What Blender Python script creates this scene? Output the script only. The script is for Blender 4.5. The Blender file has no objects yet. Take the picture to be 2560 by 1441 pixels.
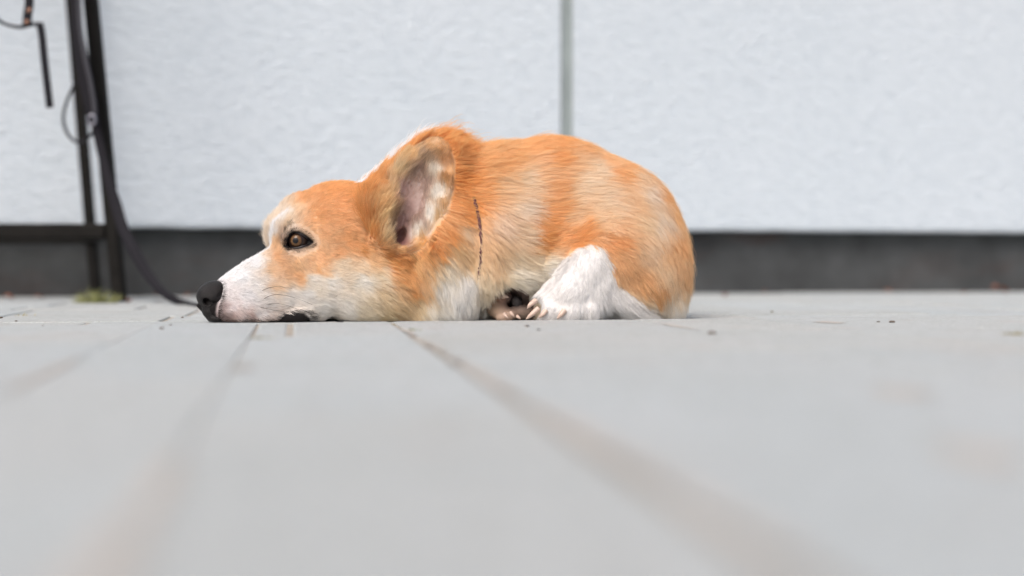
import bpy, bmesh, math, random
import numpy as np
from mathutils import Vector, kdtree, noise as mnoise

S = bpy.context.scene
C = S.collection
R = math.radians

# ------------------------------------------------------------------ camera
FPX = 2800.0                 # focal length in pixels of the 2560 wide photograph
CAM_H = 0.0572
cd = bpy.data.cameras.new('camera')
cam = bpy.data.objects.new('camera', cd)
C.objects.link(cam)
cam.location = (0, 0, CAM_H)
cam.rotation_euler = (R(90), 0, 0)
cd.sensor_width = 36.0
cd.lens = FPX / 2560 * 36.0
cd.shift_y = -63.5 / 2560
cd.clip_start = 0.02
cd.clip_end = 500
cd.dof.use_dof = True
cd.dof.focus_distance = 1.165
cd.dof.aperture_fstop = 2.0
S.camera = cam

# ------------------------------------------------------------------ sky, sun, exposure
SUN_EL, SUN_AZ = 49, 205     # degrees; azimuth measured clockwise from +Y
w = bpy.data.worlds.new('World')
S.world = w
w.use_nodes = True
nt = w.node_tree
bg = nt.nodes['Background']
sky = nt.nodes.new('ShaderNodeTexSky')
sky.sky_type = 'NISHITA'
sky.sun_disc = False
sky.sun_elevation = R(SUN_EL)
sky.sun_rotation = R(SUN_AZ)
sky.air_density = 0.8
sky.dust_density = 5.0
sky.ozone_density = 0.3
nt.links.new(sky.outputs[0], bg.inputs[0])
bg.inputs[1].default_value = 0.15
sd = bpy.data.lights.new('sun', 'SUN')
sun = bpy.data.objects.new('sun', sd)
C.objects.link(sun)
sd.energy = 1.5
sd.angle = R(35)
sd.color = (1.0, 1.0, 0.99)
dv = Vector((math.sin(R(SUN_AZ)) * math.cos(R(SUN_EL)), math.cos(R(SUN_AZ)) * math.cos(R(SUN_EL)), math.sin(R(SUN_EL))))
sun.rotation_euler = dv.to_track_quat('Z', 'Y').to_euler()
S.view_settings.view_transform = 'Standard'
S.view_settings.look = 'None'
S.view_settings.gamma = 1.0
S.view_settings.exposure = 0.15
S.cycles.max_bounces = 10
S.cycles.diffuse_bounces = 5
S.cycles.transparent_max_bounces = 8

# ------------------------------------------------------------------ helpers
def lin(c):
    c = np.asarray(c, float) / 255.0
    return np.where(c <= 0.04045, c / 12.92, ((c + 0.055) / 1.055) ** 2.4)

def tag(o, label=None, cat=None, group=None, kind=None):
    if label: o['label'] = label
    if cat: o['category'] = cat
    if group: o['group'] = group
    if kind: o['kind'] = kind
    return o

def empty(name, loc):
    o = bpy.data.objects.new(name, None)
    C.objects.link(o)
    o.location = loc
    o.empty_display_size = 0.02
    return o

def from_bm(name, bm, mat, parent=None, smooth=False):
    me = bpy.data.meshes.new(name)
    bm.normal_update()
    bm.to_mesh(me)
    bm.free()
    if smooth:
        me.polygons.foreach_set('use_smooth', [True] * len(me.polygons))
    me.materials.append(mat)
    o = bpy.data.objects.new(name, me)
    C.objects.link(o)
    if parent:
        o.parent = parent
        o.location = -Vector(parent.location)
    return o

def mk_mat(name):
    m = bpy.data.materials.new(name)
    m.use_nodes = True
    n = m.node_tree
    return m, n, n.nodes['Principled BSDF']

def node(n, typ, **kw):
    x = n.nodes.new(typ)
    for k, v in kw.items():
        setattr(x, k, v)
    return x

def ramp(n, fac, stops):
    r = n.nodes.new('ShaderNodeValToRGB')
    el = r.color_ramp.elements
    while len(el) > 1: el.remove(el[-1])
    for i, (p, c) in enumerate(stops):
        e = el[0] if i == 0 else el.new(p)
        e.position = p
        e.color = (*c, 1) if len(c) == 3 else c
    n.links.new(fac, r.inputs[0])
    return r.outputs[0]

def noise_tex(n, scale, detail=6, rough=0.55, vec=None, mapping=None):
    t = n.nodes.new('ShaderNodeTexNoise')
    t.inputs['Scale'].default_value = scale
    t.inputs['Detail'].default_value = detail
    t.inputs['Roughness'].default_value = rough
    if vec is None:
        vec = n.nodes.new('ShaderNodeTexCoord').outputs['Object']
    if mapping:
        m = n.nodes.new('ShaderNodeMapping')
        m.inputs['Scale'].default_value = mapping.get('scale', (1, 1, 1))
        m.inputs['Rotation'].default_value = mapping.get('rot', (0, 0, 0))
        n.links.new(vec, m.inputs['Vector'])
        vec = m.outputs[0]
    n.links.new(vec, t.inputs['Vector'])
    return t.outputs['Fac']

def mixc(n, fac, a, b, mode='MIX'):
    m = n.nodes.new('ShaderNodeMix')
    m.data_type = 'RGBA'
    m.blend_type = mode
    for s, v in ((0, fac), (6, a), (7, b)):
        if isinstance(v, (int, float)): m.inputs[s].default_value = v
        elif isinstance(v, tuple): m.inputs[s].default_value = (*v, 1)
        else: n.links.new(v, m.inputs[s])
    return m.outputs[2]

def bump(n, p, height, strength, dist):
    b = n.nodes.new('ShaderNodeBump')
    b.inputs['Strength'].default_value = strength
    b.inputs['Distance'].default_value = dist
    n.links.new(height, b.inputs['Height'])
    n.links.new(b.outputs[0], p.inputs['Normal'])
    return b

def math_n(n, op, a, b=None):
    m = n.nodes.new('ShaderNodeMath')
    m.operation = op
    for i, v in enumerate((a, b)):
        if v is None: continue
        if isinstance(v, (int, float)): m.inputs[i].default_value = v
        else: n.links.new(v, m.inputs[i])
    return m.outputs[0]

# paving frame: the wall and the slab rows run at 11 degrees to the picture plane
TH = R(11.0)
E1 = Vector((math.cos(TH), math.sin(TH), 0))
E2 = Vector((-math.sin(TH), math.cos(TH), 0))
def st(s, t, z=0.0):
    return E1 * s + E2 * t + Vector((0, 0, z))
Z_LOW = -0.005               # the slabs the dog lies on sit 5 mm lower than the front row
def pix(px, py, Y):
    return Vector(((px - 1280) * Y / FPX, Y, CAM_H - (py - 657) * Y / FPX))

# ------------------------------------------------------------------ materials of the place
def mat_plaster():
    m, n, p = mk_mat('white_plaster')
    rot = {'scale': (1.0, 1.0, 2.6), 'rot': (0, R(24), 0)}
    a = noise_tex(n, 42, 7, 0.62, mapping=rot)
    b = noise_tex(n, 110, 4, 0.6, mapping=rot)
    big = noise_tex(n, 1.6, 4, 0.5)
    col = ramp(n, big, [(0.3, (0.585, 0.655, 0.712)), (0.7, (0.635, 0.695, 0.75))])
    col = mixc(n, 0.24, col, ramp(n, a, [(0.38, (0.50, 0.57, 0.635)), (0.56, (0.72, 0.78, 0.835))]))
    n.links.new(col, p.inputs['Base Color'])
    p.inputs['Roughness'].default_value = 0.9
    h = math_n(n, 'ADD', a, math_n(n, 'MULTIPLY', b, 0.4))
    bump(n, p, h, 0.7, 0.011)
    return m

def mat_plinth():
    m, n, p = mk_mat('dark_concrete')
    a = noise_tex(n, 9, 8, 0.6)
    col = ramp(n, a, [(0.3, (0.032, 0.034, 0.035)), (0.55, (0.056, 0.060, 0.062)), (0.75, (0.085, 0.09, 0.092))])
    rust = noise_tex(n, 3.1, 5, 0.6, mapping={'scale': (1, 1, 2.5)})
    col = mixc(n, ramp(n, rust, [(0.56, (0, 0, 0)), (0.72, (0.55, 0.55, 0.55))]), col, (0.060, 0.036, 0.030))
    n.links.new(col, p.inputs['Base Color'])
    p.inputs['Roughness'].default_value = 0.85
    bump(n, p, noise_tex(n, 90, 6, 0.65), 0.6, 0.004)
    return m

def mat_slab():
    m, n, p = mk_mat('grey_paving_stone')
    at = n.nodes.new('ShaderNodeAttribute')
    at.attribute_name = 'tone'
    big = noise_tex(n, 7, 5, 0.55)
    col = ramp(n, big, [(0.28, (0.37, 0.402, 0.402)), (0.5, (0.42, 0.450, 0.452)), (0.72, (0.455, 0.475, 0.478))])
    st_ = noise_tex(n, 4.3, 4, 0.6)
    col = mixc(n, ramp(n, st_, [(0.54, (0, 0, 0)), (0.72, (0.75, 0.75, 0.75))]), col, (0.43, 0.39, 0.35))
    pk = noise_tex(n, 19, 3, 0.5)
    col = mixc(n, ramp(n, pk, [(0.62, (0, 0, 0)), (0.74, (0.8, 0.8, 0.8))]), col, (0.40, 0.35, 0.325))
    fine = noise_tex(n, 330, 3, 0.6)
    col = mixc(n, 0.45, col, ramp(n, fine, [(0.3, (0.22, 0.23, 0.23)), (0.55, (0.42, 0.438, 0.437)), (0.8, (0.58, 0.585, 0.58))]))
    mid = noise_tex(n, 75, 6, 0.7)
    col = mixc(n, ramp(n, mid, [(0.30, (0.6, 0.6, 0.6)), (0.50, (0, 0, 0))]), col, (0.27, 0.275, 0.255))
    pit = noise_tex(n, 160, 2, 0.5)
    col = mixc(n, ramp(n, pit, [(0.68, (0, 0, 0)), (0.72, (0.7, 0.7, 0.7))]), col, (0.16, 0.15, 0.135))
    col = mixc(n, 1.0, col, at.outputs['Color'], 'MULTIPLY')
    n.links.new(col, p.inputs['Base Color'])
    p.inputs['Roughness'].default_value = 0.88
    h = math_n(n, 'ADD', noise_tex(n, 60, 8, 0.65), math_n(n, 'MULTIPLY', fine, 0.5))
    bump(n, p, h, 0.5, 0.0022)
    return m

def mat_joint():
    m, n, p = mk_mat('joint_sand')
    a = noise_tex(n, 22, 7, 0.65)
    col = ramp(n, a, [(0.32, (0.28, 0.235, 0.185)), (0.5, (0.41, 0.365, 0.31)), (0.68, (0.48, 0.44, 0.38))])
    mo = noise_tex(n, 13, 4, 0.6)
    col = mixc(n, ramp(n, mo, [(0.60, (0, 0, 0)), (0.68, (0.8, 0.8, 0.8))]), col, (0.16, 0.17, 0.06))
    n.links.new(col, p.inputs['Base Color'])
    p.inputs['Roughness'].default_value = 1.0
    bump(n, p, noise_tex(n, 400, 6, 0.7), 0.8, 0.003)
    return m

def mat_flat(name, c, rough=0.6, metallic=0.0, var=0.25, scale=40, bs=0.2, bd=0.001):
    m, n, p = mk_mat(name)
    a = noise_tex(n, scale, 5, 0.6)
    c = np.array(c, float)
    col = ramp(n, a, [(0.3, tuple(c * (1 - var))), (0.7, tuple(np.minimum(c * (1 + var), 1)))])
    n.links.new(col, p.inputs['Base Color'])
    p.inputs['Roughness'].default_value = rough
    p.inputs['Metallic'].default_value = metallic
    bump(n, p, a, bs, bd)
    return m

M_PLASTER, M_PLINTH, M_SLAB, M_JOINT = mat_plaster(), mat_plinth(), mat_slab(), mat_joint()
M_GROOVE = mat_flat('grey_joint_profile', (0.26, 0.30, 0.30), 0.7, 0, 0.12, 12)
M_BLACK = mat_flat('black_painted_steel', (0.010, 0.009, 0.008), 0.75, 0, 0.3, 30)
M_STRAP = mat_flat('black_nylon_webbing', (0.015, 0.014, 0.018), 0.75, 0, 0.3, 500, 0.5, 0.001)
M_STRAPLIGHT = mat_flat('grey_nylon_webbing', (0.055, 0.055, 0.065), 0.55, 0, 0.3, 500, 0.5, 0.001)
M_COPPER = mat_flat('copper_rivet', (0.26, 0.15, 0.11), 0.3, 1.0, 0.1, 80)
M_STEEL = mat_flat('glint_steel', (0.35, 0.35, 0.4), 0.4, 1.0, 0.1, 80)
M_GRASS = mat_flat('green_grass', (0.27, 0.28, 0.11), 0.7, 0, 0.35, 60)
M_DRYGRASS = mat_flat('dry_grass', (0.30, 0.26, 0.12), 0.8, 0, 0.35, 60)
M_LEAF = mat_flat('rust_dead_leaf', (0.20, 0.075, 0.045), 0.8, 0, 0.35, 60)
M_CRUMB = mat_flat('dark_soil_crumb', (0.10, 0.075, 0.055), 0.95, 0, 0.4, 300)

for m_ in (M_BLACK, M_STRAP, M_STRAPLIGHT):
    m_.node_tree.nodes['Principled BSDF'].inputs['Specular IOR Level'].default_value = 0.15
# ------------------------------------------------------------------ wall
WALL_T, FACE_T = 2.193, 2.158
def quad(bm, a, b, c, d):
    return bm.faces.new([bm.verts.new(v) for v in (a, b, c, d)])

def wall_box(bm, s0, s1, t0, t1, z0, z1):
    v = [bm.verts.new(st(s, t, z)) for z in (z0, z1) for s, t in ((s0, t0), (s1, t0), (s1, t1), (s0, t1))]
    for f in ((0, 1, 5, 4), (1, 2, 6, 5), (2, 3, 7, 6), (3, 0, 4, 7), (4, 5, 6, 7), (3, 2, 1, 0)):
        bm.faces.new([v[i] for i in f])

wall = empty('building_wall', st(0.5, FACE_T, 0))
tag(wall, 'white rough plastered house wall with a vertical grey joint above a dark base', 'wall')
GS, GW = 0.5306, 0.0128
WZ0 = 0.122
def plaster_panel(s0, s1):
    # front face finely divided near the lower edge so that the plaster edge is uneven
    bm = bmesh.new()
    n = max(2, int((s1 - s0) / 0.012))
    rows = [0.0, 0.004, 0.012, 0.05, 2.9]
    prev = None
    grid = []
    for i in range(n + 1):
        s = s0 + (s1 - s0) * i / n
        j = 0.0016 * mnoise.noise(Vector((s * 14, 3.1, 0))) + 0.0010 * mnoise.noise(Vector((s * 60, 7.7, 0)))
        col = []
        col.append(bm.verts.new(st(s, FACE_T + 0.16, WZ0 + 0.002)))
        for r_, z in enumerate(rows):
            dz = j if r_ < 3 else 0
            dt = 0.004 if r_ == 0 else (0.001 if r_ == 1 else 0)
            col.append(bm.verts.new(st(s, FACE_T + dt, WZ0 + z + dz)))
        col.append(bm.verts.new(st(s, FACE_T + 0.16, WZ0 + 2.9)))
        grid.append(col)
    for i in range(n):
        for k in range(len(grid[0]) - 1):
            bm.faces.new((grid[i][k], grid[i + 1][k], grid[i + 1][k + 1], grid[i][k + 1]))
        bm.faces.new((grid[i][-1], grid[i + 1][-1], grid[i + 1][0], grid[i][0]))
    bm.faces.new(grid[0]); bm.faces.new(list(reversed(grid[-1])))
    return bm
from_bm('plaster_panel', plaster_panel(-3.2, GS - GW), M_PLASTER, wall)
from_bm('plaster_panel', plaster_panel(GS + GW, 4.2), M_PLASTER, wall)
bm = bmesh.new()
wall_box(bm, GS - GW + 0.0003, GS + GW - 0.0003, FACE_T + 0.007, FACE_T + 0.12, WZ0 + 0.004, WZ0 + 2.88)
from_bm('joint_strip', bm, M_GROOVE, wall)
bm = bmesh.new()
wall_box(bm, -3.2, 4.2, WALL_T, WALL_T + 0.1, -0.15, WZ0 - 0.001)
from_bm('plinth', bm, M_PLINTH, wall)

# ------------------------------------------------------------------ ground and paving
bm = bmesh.new()
quad(bm, Vector((-60, -60, -0.03)), Vector((60, -60, -0.03)), Vector((60, 60, -0.03)), Vector((-60, 60, -0.03)))
tag(from_bm('ground', bm, mat_flat('gravelly_soil', (0.22, 0.2, 0.17), 1.0, 0, 0.3, 30)), kind='structure')

rng = random.Random(5)
def add_slab(bm, lay, s0, s1, t0, t1, z, g=0.0026, ch=0.0022, tone=None, cs=0.004):
    s0, s1, t0, t1 = s0 + g, s1 - g, t0 + g * 0.7, t1 - g * 0.7
    tl = [rng.uniform(-0.0003, 0.0003) for _ in range(4)]
    def ring(inset, dz):
        out = []
        a, b, c, d = s0 + inset, s1 - inset, t0 + inset, t1 - inset
        q = cs * 0.6
        for (s, t, k) in ((a + q, c, 0), (b - q, c, 1), (b, c + q, 1), (b, d - q, 2), (b - q, d, 2), (a + q, d, 3), (a, d - q, 3), (a, c + q, 0)):
            out.append(bm.verts.new(st(s, t, z + dz + tl[k])))
        return out
    r0, r1, r2, r3 = ring(0, -0.04), ring(0, -ch), ring(ch * 0.45, -ch * 0.3), ring(ch * 1.4, 0)
    fs = []
    for A, B in ((r0, r1), (r1, r2), (r2, r3)):
        for i in range(8):
            fs.append(bm.faces.new((A[i], A[(i + 1) % 8], B[(i + 1) % 8], B[i])))
    fs.append(bm.faces.new(r3))
    tn = tone if tone is not None else rng.uniform(0.975, 1.025)
    wr = rng.uniform(-0.02, 0.02)
    for f in fs:
        for l in f.loops:
            l[lay] = (tn * (1 + wr), tn, tn * (1 - wr), 1)

T_EDGE = 1.0895
# front row: columns of slabs running towards the camera
front_cols = [-0.98, -0.84, -0.70, -0.56, -0.345, -0.128, -0.034, 0.093, 0.335, 0.46, 0.59, 0.81, 0.93, 1.06, 1.2]
bm = bmesh.new()
lay = bm.loops.layers.float_color.new('tone')
for a, b in zip(front_cols[:-1], front_cols[1:]):
    t = T_EDGE
    first = True
    while t > -0.9:
        L = rng.choice([0.20, 0.26, 0.32, 0.14])
        if first and abs(a + 0.034) < 1e-6:
            add_slab(bm, lay, a + 0.030, b, t - 0.20, t, 0.0, tone=1.0)
            add_slab(bm, lay, a, a + 0.030, t - 0.20, t, -0.0006, tone=1.0, g=0.0015)
            t -= 0.20; first = False; continue
        add_slab(bm, lay, a, b - (0.0045 if abs(b - 0.093) < 1e-6 else 0), t - L, t, rng.uniform(-0.0003, 0.0002) if not first else 0.0, g=(0.0006 if abs(b - 0.093) < 1e-6 or abs(a - 0.093) < 1e-6 else 0.0001), ch=0.0007, cs=(0.0125 if first else 0.003))
        t -= L; first = False
o = from_bm('paving', bm, M_SLAB)
tag(o, kind='structure')
# rows behind, parallel to the wall, 5 mm lower
bm = bmesh.new()
lay = bm.loops.layers.float_color.new('tone')
t = T_EDGE
for D_ in (0.16, 0.12, 0.205, 0.12, 0.16, 0.205, 0.131):
    s = -1.6 + rng.uniform(0, 0.2)
    while s < 2.6:
        L = rng.choice([0.13, 0.16, 0.21, 0.26])
        add_slab(bm, lay, s, s + L, t, t + D_, Z_LOW + rng.uniform(-0.0010, 0.0002), ch=0.0018)
        s += L
    t += D_
tag(from_bm('paving', bm, M_SLAB), kind='structure')
# sand in the joints
bm = bmesh.new()
for (t0, t1, z) in ((-0.95, T_EDGE - 0.013, -0.0011), (T_EDGE - 0.003, 2.19, Z_LOW - 0.0022)):
    n_ = 120; m_ = 80
    vs = [[bm.verts.new(st(-1.7 + 4.4 * i / n_, t0 + (t1 - t0) * j / m_, z + 0.0003 * mnoise.noise(Vector((i * 1.7, j * 1.3, z * 100))))) for j in range(m_ + 1)] for i in range(n_ + 1)]
    for i in range(n_):
        for j in range(m_):
            bm.faces.new((vs[i][j], vs[i + 1][j], vs[i + 1][j + 1], vs[i][j + 1]))
tag(from_bm('joint_sand', bm, M_JOINT), kind='structure')

# sand and dirt spilled over the slabs beside the joints
def spill(bm, s, t, w_, l_, seed, z=0.0008):
    r = random.Random(seed)
    n_ = 26
    c = bm.verts.new(st(s, t, z + 0.0005))
    ring = []
    for i in range(n_):
        a = 2 * math.pi * i / n_
        k = r.uniform(0.7, 1.15)
        ring.append(bm.verts.new(st(s + math.cos(a) * w_ * k, t + math.sin(a) * l_ * k, z - 0.0003)))
    for i in range(n_):
        bm.faces.new((c, ring[i], ring[(i + 1) % n_]))
bm = bmesh.new()
for i, (s, t, w_, l_) in enumerate([(-0.0335, 0.30, 0.004, 0.040), (-0.035, 0.215, 0.0055, 0.06), (-0.028, 0.625, 0.006, 0.012),
                                    (0.0925, 0.92, 0.0035, 0.05), (0.0935, 0.75, 0.003, 0.06), (0.0930, 0.55, 0.0045, 0.09), (0.094, 0.36, 0.005, 0.08), (0.0935, 0.24, 0.005, 0.05),
                                    (-0.126, 0.62, 0.004, 0.10), (0.335, 0.95, 0.004, 0.05), (0.50, 0.99, 0.012, 0.02), (0.20, 0.30, 0.012, 0.02), (0.262, 0.45, 0.012, 0.02)]):
    spill(bm, s, t, w_, l_, i)
o = from_bm('spilled_sand', bm, mat_flat('pale_spilled_sand', (0.425, 0.395, 0.36), 1.0, 0, 0.10, 60))
tag(o, kind='stuff', label='thin tan sand and dirt washed over the slabs along the joints', cat='sand')

# ------------------------------------------------------------------ sweeps (bars, tubes, straps)
def sweep(bm, pts, prof, up=Vector((0, 1, 0)), scales=None, cap=True):
    """sweep a closed 2D profile [(u,v)] along pts; u along side vector, v along up-ish"""
    rings = []
    n = len(pts)
    for i, p in enumerate(pts):
        d = (pts[min(i + 1, n - 1)] - pts[max(i - 1, 0)]).normalized()
        side = d.cross(up)
        if side.length < 1e-4: side = Vector((1, 0, 0))
        side.normalize()
        v = side.cross(d).normalized()
        sc = scales[i] if scales else (1, 1)
        rings.append([bm.verts.new(p + side * a * sc[0] + v * b * sc[1]) for a, b in prof])
    m = len(prof)
    for A, B in zip(rings[:-1], rings[1:]):
        for k in range(m):
            bm.faces.new((A[k], A[(k + 1) % m], B[(k + 1) % m], B[k]))
    if cap:
        bm.faces.new(list(reversed(rings[0]))); bm.faces.new(rings[-1])

def rect(w_, h_, r=0.15):
    c = min(w_, h_) * r
    a, b = w_ / 2, h_ / 2
    return [(-a + c, -b), (a - c, -b), (a, -b + c), (a, b - c), (a - c, b), (-a + c, b), (-a, b - c), (-a, -b + c)]

def circ(r, n=10):
    return [(r * math.cos(2 * math.pi * i / n), r * math.sin(2 * math.pi * i / n)) for i in range(n)]

def smooth_path(pts, sub=8):
    out = []
    P = [Vector(p) for p in pts]
    for i in range(len(P) - 1):
        p0, p1, p2, p3 = P[max(i - 1, 0)], P[i], P[i + 1], P[min(i + 2, len(P) - 1)]
        for j in range(sub):
            t = j / sub
            out.append(0.5 * ((2 * p1) + (p2 - p0) * t + (2 * p0 - 5 * p1 + 4 * p2 - p3) * t * t + (3 * p1 - p0 - 3 * p2 + p3) * t ** 3))
    out.append(P[-1])
    return out

# ------------------------------------------------------------------ metal stand
stand = empty('metal_stand', Vector((-0.82, 1.88, Z_LOW)))
tag(stand, 'black square steel stand with leaning legs in front of the wall', 'stand')
def bar(name, a, b, w_=0.024, d_=0.024):
    bm = bmesh.new()
    sweep(bm, [a, a.lerp(b, 0.5), b], rect(w_, d_))
    return from_bm(name, bm, M_BLACK, stand)
L2b, L2t = Vector((-0.623, 1.78, Z_LOW)), Vector((-0.669, 1.78, 0.475))
L1b, L1t = Vector((-0.735, 1.98, Z_LOW)), Vector((-0.779, 1.98, 0.522))
def ext(a, b, z):
    return a + (b - a) * ((z - a.z) / (b.z - a.z))
TOPZ = 0.80
for a, b, wd in ((L2b, L2t, 0.0200), (L1b, L1t, 0.0170)):
    bar('leg', a, ext(a, b, TOPZ), wd, wd)
    mx = lambda v: Vector((-1.95 - v.x, v.y, v.z))
    bar('leg', mx(a), mx(ext(a, b, TOPZ)), wd, wd)
za = 0.1068
bar('crossbar', Vector((-1.32, 1.780, za)), Vector((-0.6445, 1.780, za)), 0.024, 0.0242)
bar('crossbar', Vector((-1.19, 1.98, za - 0.006)), Vector((-0.755, 1.98, za - 0.006)), 0.022, 0.0218)
bar('side_rail', Vector((-0.634, 1.793, za)), Vector((-0.745, 1.968, za - 0.004)), 0.018, 0.018)
bar('side_rail', Vector((-1.316, 1.793, za)), Vector((-1.205, 1.968, za - 0.004)), 0.018, 0.018)
bar('top_rail', Vector((-1.29, 1.78, TOPZ + 0.0123)), Vector((-0.64, 1.78, TOPZ + 0.0123)), 0.024, 0.024)
bar('top_rail', Vector((-1.19, 1.98, TOPZ + 0.0115)), Vector((-0.76, 1.98, TOPZ + 0.0115)), 0.022, 0.022)

# ------------------------------------------------------------------ leash
leash = empty('dog_leash', pix(472, 764, 1.643))
tag(leash, 'black webbing dog leash looped on the stand and trailing to the ground behind the muzzle', 'leash')
def strap(name, px_pts, wd, th=0.0022, parent=None, mat=None, up=Vector((0, 1, 0)), scales=None, sub=8):
    pts = smooth_path([pix(*p) for p in px_pts], sub)
    if scales:
        n = len(pts); m = len(scales) - 1
        sc = []
        for i in range(n):
            f = i / (n - 1) * m; k = min(int(f), m - 1)
            sc.append((scales[k] + (scales[k + 1] - scales[k]) * (f - k), 1))
    else: sc = None
    bm = bmesh.new()
    sweep(bm, pts, rect(wd, th, 0.3), up=up, scales=sc)
    return from_bm(name, bm, mat or M_STRAP, parent, True)
strap('webbing', [(176, -330, 1.74), (184, -120, 1.745), (189, 0, 1.75), (193, 83, 1.75), (207, 166, 1.75), (226, 256, 1.75), (240, 322, 1.748), (256, 390, 1.745),
                  (272, 455, 1.74), (290, 512, 1.735), (306, 566, 1.725), (332, 622, 1.71), (372, 690, 1.69), (418, 740, 1.66), (470, 761, 1.642),
                  (540, 772, 1.50), (640, 780, 1.40), (760, 782, 1.385), (900, 782, 1.385), (1010, 765, 1.35), (1085, 735, 1.300), (1128, 715, 1.262)],
      0.0185, 0.0022, leash, scales=[0.85, 0.85, 0.85, 1.0, 1.3, 1.2, 0.75, 0.75, 0.85, 0.95, 0.95, 0.9, 0.8, 0.62, 0.5, 0.5, 0.5, 0.5, 0.5, 0.5, 0.5, 0.5])
strap('webbing', [(196, -330, 1.736), (196, -60, 1.738), (200, 60, 1.739), (212, 140, 1.739), (227, 210, 1.74), (236, 270, 1.741), (238, 312, 1.742)], 0.007, 0.002, leash, M_STRAPLIGHT)
strap('loop', [(190, 205, 1.757), (173, 240, 1.80), (160, 280, 1.82), (160, 312, 1.82), (174, 342, 1.82), (196, 356, 1.815), (215, 350, 1.78), (236, 326, 1.747)], 0.0045, 0.0045, leash)
bm = bmesh.new()
pc = pix(229, 300, 1.733)  # steel ring added for the pale glints among the straps
ring = [pc + Vector((0.0055 * math.cos(a), 0, 0.008 * math.sin(a))) for a in [2 * math.pi * i / 24 for i in range(25)]]
sweep(bm, ring, circ(0.0016, 8), cap=False)
from_bm('glint_ring', bm, M_STEEL, leash, True)

# ------------------------------------------------------------------ hanging strap with copper rivets
hs = empty('hanging_strap', pix(72, 60, 1.7))
tag(hs, 'black strap with two copper rivets and a drooping end at the upper left', 'strap')
strap('upright_band', [(74, -330, 1.7), (73, -160, 1.7), (73, 0, 1.7), (70, 30, 1.7), (67, 62, 1.7)], 0.0135, 0.004, hs)
strap('curved_band', [(-160, -60, 1.705), (-60, 15, 1.705), (-6, 50, 1.705), (20, 63, 1.705), (52, 68, 1.705), (78, 62, 1.705), (100, 60, 1.705)], 0.0045, 0.008, hs)
strap('loose_end', [(99, 58, 1.702), (105, 90, 1.702), (111, 150, 1.702), (118, 210, 1.702), (125, 270, 1.702)], 0.0112, 0.003, hs)
for (x_, y_, m_) in ((73, 27, M_COPPER), (67, 56, M_COPPER)):
    bm = bmesh.new()
    bmesh.ops.create_uvsphere(bm, u_segments=16, v_segments=8, radius=0.0037)
    c_ = pix(x_, y_, 1.6965)
    for v in bm.verts: v.co = Vector((v.co.x, v.co.y * 0.5, v.co.z)) + c_
    from_bm('rivet', bm, m_, hs, True)

# ------------------------------------------------------------------ grass tufts, leaves, crumbs
def tuft(loc, n, h, spread, mat, label, seed, grp=None):
    r = random.Random(seed)
    bm = bmesh.new()
    for _ in range(n):
        a = r.uniform(0, 6.283); rr = spread * r.random() ** 0.8
        b = Vector((math.cos(a) * rr * 1.3, math.sin(a) * rr * 0.5, 0))
        lean = Vector((math.cos(a) * r.uniform(0.1, 0.9), math.sin(a) * r.uniform(0.1, 0.6), 1)).normalized()
        L = h * r.uniform(0.35, 1.0) * (1.15 - 0.6 * rr / spread)
        side = Vector((math.sin(a * 3), math.cos(a * 5), 0)).normalized() * 0.0011
        prev = None
        for k in range(5):
            u = k / 4
            c = b + lean * L * u + Vector((lean.x, lean.y, -0.6)) * L * 0.35 * u * u
            wd = side * (1 - u * 0.92)
            cur = (bm.verts.new(c - wd), bm.verts.new(c + wd))
            if prev: bm.faces.new((prev[0], prev[1], cur[1], cur[0]))
            prev = cur
    o = from_bm('grass_tuft', bm, mat)
    o.location = loc
    return tag(o, label, 'grass tuft', grp)
def gpt(px, py, low=True, lift=0.0):
    hh = CAM_H - (Z_LOW if low else 0.0)
    Y = hh * FPX / (py - 657)
    return Vector(((px - 1280) * Y / FPX, Y, (Z_LOW if low else 0.0) + lift))
tuft(gpt(240, 758), 230, 0.034, 0.027, M_GRASS, 'green grass tuft growing at the foot of the black stand', 1)
tuft(gpt(1034, 826, False, -0.001), 60, 0.004, 0.006, M_GRASS, 'small moss tuft in the slab joint right below the chest', 2)
tuft(gpt(652, 846, False, -0.001), 40, 0.004, 0.010, M_DRYGRASS, 'faint dry grass wisp on the slab below the lower lip', 3)
tuft(gpt(2536, 838, False, -0.001), 50, 0.007, 0.007, M_DRYGRASS, 'dry grass wisp at the right edge of the foreground slabs', 4)
tuft(gpt(1932, 781), 9, 0.006, 0.003, M_DRYGRASS, 'tiny dry sprig standing on the paving right of the rump', 6)
tuft(gpt(60, 790), 9, 0.006, 0.010, M_DRYGRASS, 'tiny dry stalk lying on the paving at the left edge', 8)

def leaf(loc, size, rz, label, seed, mat=None, grp='dead leaves along the foot of the wall'):
    r = random.Random(seed)
    bm = bmesh.new()
    n = 9
    L, Rr = [], []
    mid = []
    for i in range(n):
        u = i / (n - 1)
        wd = size * 0.32 * math.sin(math.pi * u) ** 0.7 * r.uniform(0.8, 1.2)
        z = size * 0.22 * math.sin(u * 3.0 + r.random()) + 0.001
        mid.append(bm.verts.new((size * (u - 0.5), 0, z)))
        L.append(bm.verts.new((size * (u - 0.5), wd, z + wd * 0.7)))
        Rr.append(bm.verts.new((size * (u - 0.5), -wd, z + wd * 0.4)))
    for i in range(n - 1):
        bm.faces.new((mid[i], mid[i + 1], L[i + 1], L[i])); bm.faces.new((Rr[i], Rr[i + 1], mid[i + 1], mid[i]))
    bmesh.ops.remove_doubles(bm, verts=bm.verts, dist=1e-6)
    o = from_bm('dead_leaf', bm, mat or M_LEAF, None, True)
    o.location = loc; o.rotation_euler = (0, 0, rz)
    return tag(o, label, 'leaf', grp)
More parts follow.
